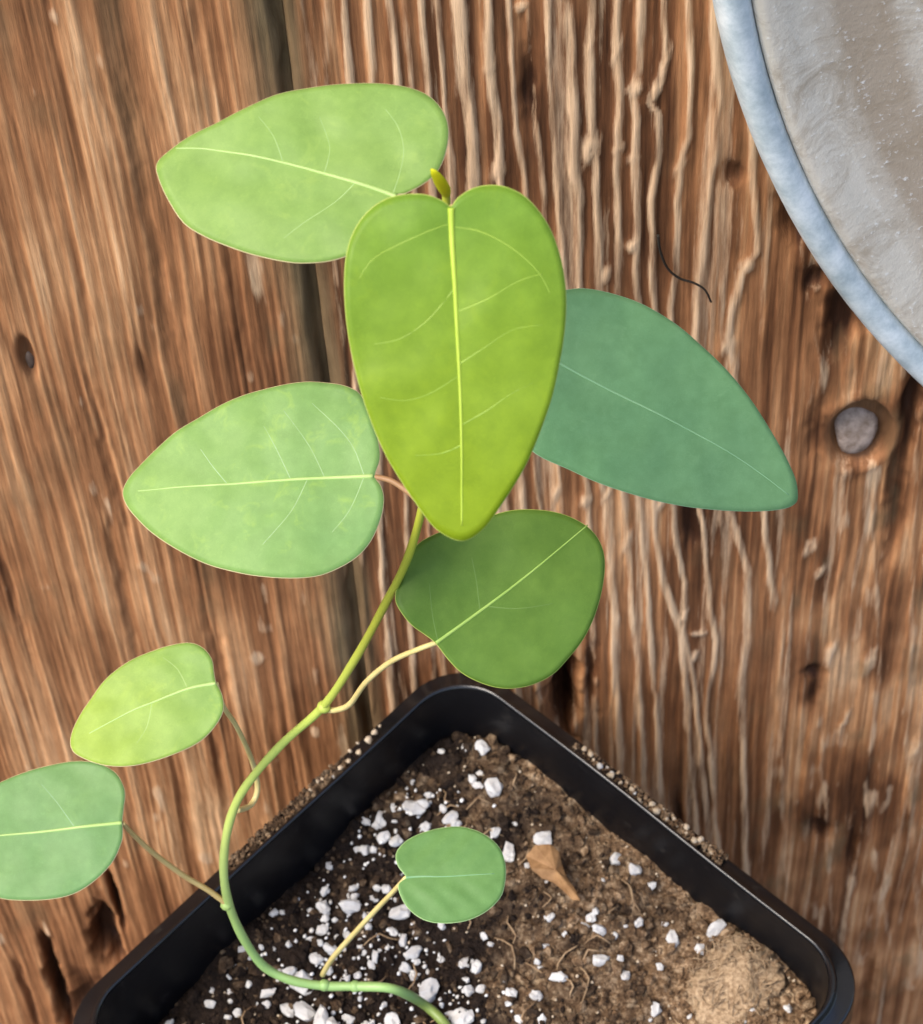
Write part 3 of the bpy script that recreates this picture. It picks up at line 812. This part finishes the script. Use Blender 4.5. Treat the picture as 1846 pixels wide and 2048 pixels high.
# the back-right side of the pot is local +x, the back-left side is local +y
for side in ('right', 'left'):
    if side == 'right':
        a0 = pot_local(*on_z(1165, 1490, ZR).xy); a1 = pot_local(*on_z(1425, 1705, ZR).xy); n_ = 34
    else:
        a0 = pot_local(*on_z(775, 1440, ZR).xy); a1 = pot_local(*on_z(625, 1585, ZR).xy); n_ = 14
    for i in range(n_):
        t = (i + random.random()) / n_
        w_ = random.uniform(.0008, .0024)
        a = a0[0] + (a1[0] - a0[0]) * t; b_ = a0[1] + (a1[1] - a0[1]) * t
        if abs(a1[1] - a0[1]) > abs(a1[0] - a0[0]): a = math.copysign(HX + w_, a0[0])
        else: b_ = math.copysign(HY + w_, a0[1])
        x, y = pot_to_world(a, b_)
        r = random.choice((.00028, .00035, .00042, .0005, .00065)) * random.uniform(.9, 1.2)
        if side == 'right': put_grit(x, y, r, 'small pale grit grain in the row along the back right pot rim', 'grit grains along the back right rim')
        else: put_grit(x, y, r, 'small pale grit grain in the row along the back left pot rim', 'grit grains along the back left rim')
# soil smeared over the rim's ledge
def smear(pa, pb, n_, label, gauss):
    sv, sf, sd = [], [], []
    q0 = pot_local(*on_z(*pa, ZR).xy); q1 = pot_local(*on_z(*pb, ZR).xy)
    for i in range(n_):
        t = random.random(); w_ = random.uniform(.0006, .0027)
        a = q0[0] + (q1[0] - q0[0]) * t; b_ = q0[1] + (q1[1] - q0[1]) * t
        if abs(q1[1] - q0[1]) > abs(q1[0] - q0[0]): a = math.copysign(HX + w_, q0[0])
        else: b_ = math.copysign(HY + w_, q0[1])
        x, y = pot_to_world(a, b_); s = random.uniform(.00012, .00042); vs, fs = random.choice(lumps); b0 = len(sv)
        sv += [Vector((x, y, ZR - .0017 + s * .5 + random.uniform(0, .0004))) + Vector(q) * s for q in vs]; sf += [tuple(k_ + b0 for k_ in z_) for z_ in fs]
        sd += [min(1, max(0, random.gauss(gauss, .35)))] * len(vs)
    so = mesh_obj('spilled_soil', sv, sf, SOIL, None, False)
    at = so.data.attributes.new('dry', 'FLOAT', 'POINT'); at.data.foreach_set('value', np.array(sd, np.float32))
    tag(so, label, 'soil', kind='stuff')
smear((700, 1520), (455, 1735), 620, 'brown soil crumbs spilled over the left rim of the black pot', .45)
smear((1150, 1480), (1440, 1722), 520, 'pale brown dirt spilled along the back right rim of the black pot', .8)

# ------------------------------------------------------------------ leaves
def leaf_frame(a, b_):
    n = (-AX + RT * a + UP * b_).normalized()
    return n
S_ = 1846 / 1820.0
def px(pts): return [(u * S_, v_ * S_) for u, v_ in pts]
def closed_cr(pts, n):
    out = []; m_ = len(pts)
    for i in range(m_):
        p0, p1, p2, p3 = (Vector(pts[(i + k_) % m_]) for k_ in (-1, 0, 1, 2))
        for k_ in range(n):
            t = k_ / n
            out.append(0.5 * ((2 * p1) + (p2 - p0) * t + (2 * p0 - 5 * p1 + 4 * p2 - p3) * t * t + (3 * p1 - p0 - 3 * p2 + p3) * t ** 3))
    return out
plant = empty('seedling', on_z(885, 2050, ZR - .012))
tag(plant, 'young climbing seedling with heart-shaped leaves growing in the black pot', 'plant')
PL0 = plant.location.copy()
def pmesh(name, verts, faces, mat, parent, smooth=True):
    """vertices given in world space; parented under the plant whose origin is the stem base"""
    o = mesh_obj(name, [v_ - PL0 for v_ in verts], faces, mat, parent, smooth)
    return o
def make_leaf(label, outline, midrib, base_y, tilt, mat, veinm, marginm, sidem, veins=(), petiole=None, cup=.06, fold=.04, bend=.05, wav=.0004, pet_mat=None, thick=.00028, seed=0, midw=.00032, margin_r=.00008):
    outline = px(outline); midrib = px(midrib)
    n = leaf_frame(*tilt)
    p0 = on_y(midrib[0][0], midrib[0][1], base_y)
    tip = on_plane(*midrib[-1], p0, n)
    e1 = (tip - p0); L = e1.length; e1.normalize(); e2 = n.cross(e1)
    mr = [on_plane(u, v_, p0, n) - p0 for u, v_ in midrib]
    mx_ = [q.dot(e1) for q in mr]; my_ = [q.dot(e2) for q in mr]
    def surf(u, v_):
        P = on_plane(u, v_, p0, n); q = P - p0
        a, b2 = q.dot(e1), q.dot(e2)
        c = float(np.interp(a, mx_, my_)) if mx_[0] < mx_[-1] else 0
        s = (b2 - c) / L; t = a / L
        h = -cup * L * s * s * 2 + fold * L * min(abs(s), .25) - bend * L * (t - .35) ** 2
        h += wav * 1.8 * mnoise.noise(Vector((a * 48 + seed * 3, b2 * 62, seed + 4))) * min(1, abs(s) * 5)
        h += wav * (mnoise.noise(Vector((a * 110 + seed * 7, b2 * 110, seed))) + .5 * mnoise.noise(Vector((a * 260, b2 * 260 + seed, seed * 2))))
        # shallow furrows along the side veins
        h += wav * .22 * math.sin((t * 1.0 - abs(s) * 1.1) * 19 + seed) * min(1, abs(s) * 6) * (.5 + mnoise.noise(Vector((a * 60, b2 * 60, seed + 9))))
        return P + n * h, t
    oc = closed_cr([(u, v_, 0) for u, v_ in outline], 4)
    cu = sum(q.x for q in oc) / len(oc); cv = sum(q.y for q in oc) / len(oc)
    m_ = len(oc); rings = 16
    verts, along = [], []
    P, t = surf(cu, cv); verts.append(P); along.append(t)
    for r_ in range(1, rings + 1):
        f_ = (r_ / rings) ** .85
        for q in oc:
            P, t = surf(cu + (q.x - cu) * f_, cv + (q.y - cv) * f_); verts.append(P); along.append(t)
    nt_ = len(verts)
    for q in range(nt_): verts.append(verts[q] - n * thick); along.append(along[q])
    faces = []
    for k_ in range(m_):
        k2 = (k_ + 1) % m_
        faces.append((0, 1 + k_, 1 + k2)); faces.append((nt_, nt_ + 1 + k2, nt_ + 1 + k_))
        for r_ in range(rings - 1):
            a = 1 + r_ * m_
            faces.append((a + k_, a + m_ + k_, a + m_ + k2, a + k2))
            faces.append((nt_ + a + k_, nt_ + a + k2, nt_ + a + m_ + k2, nt_ + a + m_ + k_))
        a = 1 + (rings - 1) * m_
        faces.append((a + k_, nt_ + a + k_, nt_ + a + k2, a + k2))
    o = pmesh('leaf', verts, faces, mat, plant)
    bm = bmesh.new(); bm.from_mesh(o.data); bmesh.ops.recalc_face_normals(bm, faces=bm.faces); bm.to_mesh(o.data); bm.free()
    at = o.data.attributes.new('along', 'FLOAT', 'POINT'); at.data.foreach_set('value', np.clip(np.array(along), 0, 1).astype(np.float32))
    o['label'] = label
    # margin: thin paler edge
    edge = [surf(q.x, q.y)[0] - n * thick * .5 for q in oc]; edge.append(edge[0])
    vv, f2 = tube_data(edge, [margin_r] * len(edge), 6); pmesh('margin', vv, f2, marginm, o)
    dense = smooth_path([Vector((u, v_, 0)) for u, v_ in midrib], 12)
    def snap(pts):
        q = min(dense, key=lambda p: (p.x - pts[0][0]) ** 2 + (p.y - pts[0][1]) ** 2)
        return [(q.x, q.y)] + list(pts[1:])
    def vein(name, pts, r0, r1, m2, sink=.35):
        pp = smooth_path([Vector((u, v_, 0)) for u, v_ in pts], 7)
        k_ = len(pp)
        path = [surf(q.x, q.y)[0] + n * (-sink * (r0 + (r1 - r0) * (i / (k_ - 1)) ** .8)) for i, q in enumerate(pp)]
        vv, f2 = tube_data(path, [r0 + (r1 - r0) * (i / (k_ - 1)) ** .8 for i in range(k_)], 6); pmesh(name, vv, f2, m2, o)
    vein('midrib', midrib, midw, midw * .25, veinm)
    for pts in veins: vein('side_vein', snap(px(pts)), .00016, .00007, sidem, .82)
    if petiole:
        path = [surf(*midrib[0])[0] - n * .0004] + [on_y(u * S_, v_ * S_, y) for u, v_, y in petiole]
        path = smooth_path(path, 8)
        vv, f2 = tube_data(path, [.00034 + .00011 * (i / len(path)) for i in range(len(path))], 8)
        pmesh('petiole', vv, f2, pet_mat or PETIOLE, o)
    return o

def lm(name, dark, light, yellow, ymix, **kw): return leaf_mat(name, dark, light, yellow, ymix, **kw)
VEIN = simple_mat('pale_vein', (.30, .44, .13), (.34, .47, .16), 200, .5, .3)
VEIN_Y = simple_mat('yellow_vein', (.29, .40, .035), (.33, .43, .045), 200, .45, .3)
VEIN_D = simple_mat('dull_vein', (.20, .33, .06), (.24, .36, .075), 200, .5, .3)
VEIN_B = simple_mat('bluish_vein', (.15, .30, .14), (.18, .33, .16), 200, .5, .3)
EDGE_P = simple_mat('pinkish_margin', (.44, .38, .19), (.52, .43, .24), 200, .5, .3)
EDGE_G = simple_mat('green_margin', (.32, .47, .20), (.42, .55, .26), 200, .5, .3)
EDGE_Y = simple_mat('yellow_margin', (.30, .38, .06), (.36, .42, .10), 200, .5, .3)
EDGE_B = simple_mat('bluegreen_margin', (.20, .36, .20), (.26, .42, .24), 200, .5, .3)
LA = lm('leaf_light_green', (.29, .47, .15), (.36, .53, .17), (.39, .56, .16), .5)
LB = lm('leaf_young_yellowgreen', (.25, .43, .070), (.31, .49, .060), (.43, .54, .015), .75, trans=.42, fleck=.12)
LCm = lm('leaf_mid_green', (.25, .45, .20), (.33, .53, .22), (.36, .55, .16), .7, fleck=.7)
LD = lm('leaf_blue_green', (.155, .33, .185), (.20, .38, .22), (.23, .41, .24), .4, fleck=.25, trans=.22)
LE = lm('leaf_deep_green', (.125, .235, .042), (.170, .285, .055), (.18, .30, .06), .3, fleck=.08, trans=.25)
LF = lm('leaf_yellowing', (.28, .47, .17), (.36, .55, .18), (.52, .66, .14), .9, fleck=.3)
LG = lm('leaf_grey_green', (.20, .39, .19), (.27, .46, .22), (.30, .49, .20), .3, fleck=.25)
LH = lm('leaf_seed_green', (.18, .36, .145), (.23, .41, .165), (.22, .40, .16), .3, fleck=.15)

def sv(name, c): return simple_mat(name, tuple(k_ * .59 for k_ in c), tuple(k_ * .67 for k_ in c), 200, .5, .3)
SV_LA = sv('side_vein_light', (.37, .56, .19)); SV_LB = sv('side_vein_young', (.31, .47, .050)); SV_LCm = sv('side_vein_mid', (.38, .57, .25)); SV_LD = sv('side_vein_blue', (.235, .46, .235))
SV_LE = sv('side_vein_deep', (.18, .31, .065)); SV_LF = sv('side_vein_yellowing', (.44, .62, .19)); SV_LG = sv('side_vein_grey', (.30, .49, .24)); SV_LH = sv('side_vein_seed', (.24, .42, .17))
make_leaf('large light green leaf pointing left at the top',
    [(782, 384), (800, 378), (840, 355), (865, 330), (880, 290), (883, 250), (870, 215), (840, 185), (790, 168), (720, 162), (640, 168), (560, 182), (490, 210), (430, 240), (375, 265), (330, 295), (307, 320),
     (312, 350), (330, 390), (360, 435), (400, 462), (450, 483), (510, 503), (580, 517), (640, 515), (690, 503), (740, 488), (785, 458), (798, 422)],
    [(780, 386), (740, 372), (680, 354), (610, 334), (540, 316), (460, 300), (400, 290), (345, 289)], .016, (-.10, .22), LA, VEIN, EDGE_P, SV_LA,
    [[(772, 383), (788, 340), (796, 295), (785, 250), (760, 215)], [(700, 360), (660, 400), (600, 440), (560, 470)], [(640, 342), (650, 290), (630, 230)], [(560, 320), (540, 270), (510, 230)]],
    [(820, 410, .016), (872, 430, .011)], seed=1, cup=.05, fold=.05, bend=.06)
make_leaf('large yellow-green heart-shaped leaf hanging in front of the stem',
    [(890, 408), (905, 390), (935, 372), (970, 366), (1005, 372), (1040, 392), (1072, 430), (1095, 475), (1110, 530), (1116, 590), (1113, 650), (1104, 710), (1088, 780), (1065, 850), (1040, 910), (1010, 965), (985, 1005), (960, 1040),
     (935, 1062), (912, 1070), (885, 1062), (855, 1040), (825, 1000), (795, 955), (765, 905), (740, 850), (715, 780), (697, 710), (685, 640), (680, 570), (683, 510), (695, 465), (720, 425), (755, 397), (795, 385), (840, 385), (872, 397)],
    [(890, 410), (892, 480), (897, 560), (902, 660), (908, 780), (911, 900), (912, 1040)], -.001, (.05, -.12), LB, VEIN_Y, EDGE_Y, SV_LB,
    [[(892, 440), (840, 458), (780, 486), (735, 512), (708, 550)], [(892, 446), (950, 458), (1010, 490), (1060, 535), (1085, 580)], [(897, 570), (845, 630), (790, 668), (735, 680)], [(899, 620), (960, 590), (1020, 555), (1070, 540)], [(903, 720), (955, 685), (1010, 650), (1070, 640)], [(905, 740), (850, 775), (800, 790), (750, 785)], [(909, 840), (960, 810), (1010, 775), (1060, 750)], [(910, 880), (870, 895), (820, 900)]],
    [(889, 440, .004), (884, 470, .010)], seed=2, cup=.10, fold=.035, bend=.10, wav=.00055, midw=.00040)
make_leaf('broad green leaf pointing left at mid height',
    [(738, 938), (748, 905), (745, 870), (732, 822), (712, 780), (690, 764), (660, 756), (610, 752), (560, 758), (500, 772), (450, 792), (400, 818), (350, 848), (310, 880), (275, 915), (250, 945), (240, 970), (248, 995), (270, 1022), (300, 1050),
     (345, 1080), (400, 1108), (450, 1124), (510, 1136), (570, 1140), (620, 1136), (660, 1122), (700, 1098), (730, 1065), (750, 1020), (756, 985), (750, 958)],
    [(735, 938), (640, 942), (540, 948), (440, 955), (350, 960), (270, 967)], .012, (-.12, .18), LCm, VEIN, EDGE_P, SV_LCm,
    [[(720, 937), (698, 885), (668, 845), (615, 795)], [(575, 945), (545, 885), (520, 840)], [(610, 945), (575, 1010), (520, 1075)], [(720, 942), (690, 1005), (655, 1050)], [(450, 953), (420, 920), (395, 885)], [(640, 942), (610, 880), (560, 810)]],
    [(775, 950, .011), (822, 985, .009), (838, 1015, .009)], seed=3, cup=.05, fold=.04, pet_mat=PETIOLE_B)
make_leaf('blue-green pointed leaf behind the yellow-green one, on the right',
    [(1000, 662), (1012, 625), (1040, 598), (1080, 580), (1115, 573), (1150, 570), (1200, 578), (1250, 593), (1300, 618), (1350, 652), (1400, 695), (1440, 735), (1480, 785), (1520, 845), (1550, 895), (1572, 940), (1578, 970), (1575, 990), (1550, 1002),
     (1500, 1007), (1440, 1006), (1370, 1000), (1300, 988), (1240, 972), (1180, 952), (1120, 925), (1055, 895), (1015, 850), (990, 800), (982, 745), (988, 700)],
    [(1002, 664), (1060, 692), (1105, 717), (1200, 768), (1350, 842), (1470, 910), (1560, 975)], .022, (.22, .04), LD, VEIN_B, EDGE_B, SV_LD,
    [],
    [(960, 700, .016), (870, 760, .0095)], seed=4, cup=.05, fold=.05, bend=.06, midw=.00028, margin_r=.00006)
make_leaf('dark green oval leaf under the tip of the yellow-green one',
    [(860, 1268), (885, 1300), (910, 1325), (940, 1342), (975, 1354), (1010, 1357), (1050, 1350), (1090, 1330), (1120, 1300), (1150, 1262), (1175, 1210), (1190, 1150), (1193, 1105), (1184, 1070), (1166, 1045), (1140, 1027), (1105, 1013), (1060, 1006), (1010, 1007),
     (960, 1020), (900, 1038), (850, 1058), (820, 1078), (800, 1110), (787, 1145), (780, 1180), (790, 1205), (812, 1232), (840, 1252)],
    [(860, 1268), (940, 1210), (1020, 1150), (1100, 1085), (1160, 1035)], .004, (.10, .02), LE, VEIN_D, EDGE_Y, SV_LE,
    [[(862, 1264), (852, 1210), (846, 1150)], [(945, 1205), (940, 1150), (930, 1100)], [(960, 1195), (1020, 1200), (1090, 1190)]],
    [(825, 1280, .004), (770, 1305, .006), (722, 1345, .008), (690, 1388, .010), (662, 1400, .012), (640, 1398, .0125)], seed=5, cup=.05, fold=.03, midw=.00032)
make_leaf('small yellowing green leaf at the left, above the grey-green one',
    [(425, 1345), (437, 1370), (440, 1400), (425, 1430), (395, 1460), (350, 1483), (300, 1500), (250, 1510), (200, 1507), (160, 1492), (142, 1478), (138, 1455), (150, 1420), (175, 1380), (205, 1340), (250, 1305), (300, 1282), (340, 1270), (375, 1267), (400, 1278), (417, 1300), (421, 1325)],
    [(425, 1347), (370, 1358), (300, 1385), (250, 1405), (175, 1445)], .010, (-.10, .25), LF, VEIN, EDGE_P, SV_LF,
    [[(300, 1385), (290, 1430), (270, 1465)], [(370, 1360), (350, 1320), (320, 1295)]],
    [(440, 1392, .012), (465, 1430, .015), (490, 1482, .018), (504, 1525, .019), (507, 1560, .018), (494, 1588, .016), (468, 1598, .013)], seed=6, cup=.08, fold=.06, midw=.00030)
make_leaf('grey-green rounded leaf cut by the left edge of the picture',
    [(240, 1620), (243, 1590), (245, 1560), (232, 1530), (210, 1512), (180, 1502), (140, 1500), (90, 1510), (40, 1525), (0, 1543), (-60, 1575), (-100, 1610), (-115, 1660), (-90, 1710), (-40, 1750), (0, 1770), (60, 1774), (110, 1770), (150, 1758), (190, 1732), (220, 1700), (238, 1662), (241, 1640)],
    [(240, 1622), (170, 1630), (80, 1640), (0, 1647), (-90, 1660)], .004, (-.10, .25), LG, VEIN, EDGE_P, SV_LG,
    [[(150, 1632), (110, 1580), (80, 1545)]],
    [(262, 1645, .006), (300, 1680, .008), (360, 1725, .0085), (410, 1755, .008), (447, 1782, .0075)], seed=7, cup=.06, fold=.04, pet_mat=PETIOLE_P)
make_leaf('small round green leaf low over the soil',
    [(801, 1729), (786, 1708), (781, 1685), (792, 1665), (815, 1648), (850, 1635), (890, 1628), (925, 1632), (960, 1648), (985, 1672), (996, 1705), (995, 1740), (985, 1770), (955, 1798), (915, 1815), (870, 1819), (835, 1812), (805, 1790), (789, 1762), (787, 1743)],
    [(800, 1730), (832, 1728), (880, 1728), (975, 1722)], -.006, (0, .30), LH, VEIN_B, EDGE_G, SV_LH,
    [], [(772, 1762, -.004), (745, 1790, -.002), (690, 1850, .001), (655, 1890, .003), (636, 1922, .0045)], seed=8, cup=.08, fold=.02, midw=.00022)

# stem: traced points with depth (y)
stem_pts = [(905, 2062, None), (880, 2022, None), (835, 1980, None), (775, 1950, .0030), (700, 1945, .0040), (640, 1944, .0045), (575, 1933, .0050), (520, 1905, .0060), (480, 1850, .0068), (452, 1785, .0075), (441, 1720, .0085), (446, 1650, .0100), (465, 1585, .0115),
            (500, 1530, .0125), (560, 1463, .0128), (638, 1392, .0125), (700, 1300, .0115), (755, 1200, .0105), (800, 1110, .0095), (828, 1020, .0090), (845, 930, .0090), (860, 800, .0095), (872, 640, .0100), (880, 480, .0105), (880, 400, .0105), (880, 372, .0104)]
sp = []
for (u, v_, y) in stem_pts:
    if y is None:
        zz = {905: -.016, 880: -.0115, 835: -.0095}[u]
        sp.append(on_z(u * S_, v_ * S_, ZR + zz))
    else: sp.append(on_y(u * S_, v_ * S_, y))
path = smooth_path(sp, 8)
rad = [(.00080 - .00032 * min(1, i / (len(path) * .9))) * (1 + .04 * math.sin(i * .7)) for i in range(len(path))]
stem_m, nt, b = new_mat('stem_green')
n = noise_tex(nt, 90, 4, objvec(nt))
tcz = N(nt, 'ShaderNodeTexCoord'); sx = N(nt, 'ShaderNodeSeparateXYZ'); nt.links.new(tcz.outputs['Object'], sx.inputs[0])
mr_ = N(nt, 'ShaderNodeMapRange'); nt.links.new(sx.outputs['Z'], mr_.inputs[0]); mr_.inputs[1].default_value = 0; mr_.inputs[2].default_value = .12
cc = ramp(nt, [(0.0, (.16, .20, .035)), (.06, (.22, .36, .12)), (.16, (.33, .52, .17)), (.40, (.45, .55, .15)), (.62, (.42, .52, .10)), (.85, (.34, .36, .04)), (1, (.36, .40, .04))], mr_.outputs[0])
cc2 = mixc(nt, .5, cc.outputs['Color'], ramp(nt, [(.3, (.8, .8, .75)), (.7, (1.15, 1.15, 1.2))], n.outputs['Fac']).outputs['Color'], 'MULTIPLY')
nt.links.new(cc2, b.inputs['Base Color']); b.inputs['Roughness'].default_value = .42; b.inputs['Specular IOR Level'].default_value = .4
vv, f2 = tube_data(path, rad, 12)
st_o = pmesh('stem', vv, f2, stem_m, plant)
# nodes: slight swellings where petioles leave the stem
for (u, v_, y) in ((638, 1394, .0125), (447, 1783, .0075), (640, 1943, .0045), (700, 1945, .0040)):
    c = on_y(u * S_, v_ * S_, y); vs, fs = lump_data(int(u), 2, .06)
    pmesh('stem_node', [c + Vector(q) * .00095 for q in vs], fs, stem_m, st_o)
# furled tip leaflet
BUD = leaf_mat('bud_yellow', (.92, .88, .03), (.95, .92, .05), (.95, .92, .05), .3, trans=.4, fleck=0)
bp = smooth_path([on_y(u * S_, v_ * S_, y) for u, v_, y in ((881, 392, .0104), (878, 378, .0098), (868, 358, .0092), (856, 340, .0090), (849, 334, .0092))], 5)
k_ = len(bp)
vv, f2 = tube_data(bp, [.00012 + .00060 * math.sin(math.pi * (i / (k_ - 1)) ** .8) ** 1.3 for i in range(k_)], 12, .42)
pmesh('bud', vv, f2, BUD, plant)['label'] = 'tiny furled bright yellow leaf bud at the tip of the stem'

# ------------------------------------------------------------------ dead leaf scrap on the soil
dm = simple_mat('dead_leaf', (.15, .072, .027), (.33, .19, .085), 500, .7, .25, .0002)
out = [(1052, 1712), (1070, 1690), (1100, 1688), (1118, 1704), (1124, 1730), (1132, 1752), (1148, 1775), (1160, 1800), (1146, 1800), (1124, 1778), (1106, 1764), (1084, 1756), (1062, 1736)]
zc = ZR - .0076
cen = on_z(1112, 1742, zc)
rim_ = [on_z(u, v_, zc + .0008 * math.sin(i * 1.1)) - cen for i, (u, v_) in enumerate(out)]
dv = [Vector((0, 0, .0003))] + rim_ + [q - Vector((0, 0, .00025)) for q in ([Vector((0, 0, .0003))] + rim_)]
k_ = len(rim_); df = []
for i in range(k_):
    j = (i + 1) % k_
    df += [(0, 1 + j, 1 + i), (k_ + 1, k_ + 2 + i, k_ + 2 + j), (1 + i, 1 + j, k_ + 2 + j, k_ + 2 + i)]
dl = mesh_obj('dead_leaf', dv, df, dm, None, False)
dl.location = cen
tag(dl, 'curled orange brown scrap of dead leaf lying on the soil', 'dead leaf')
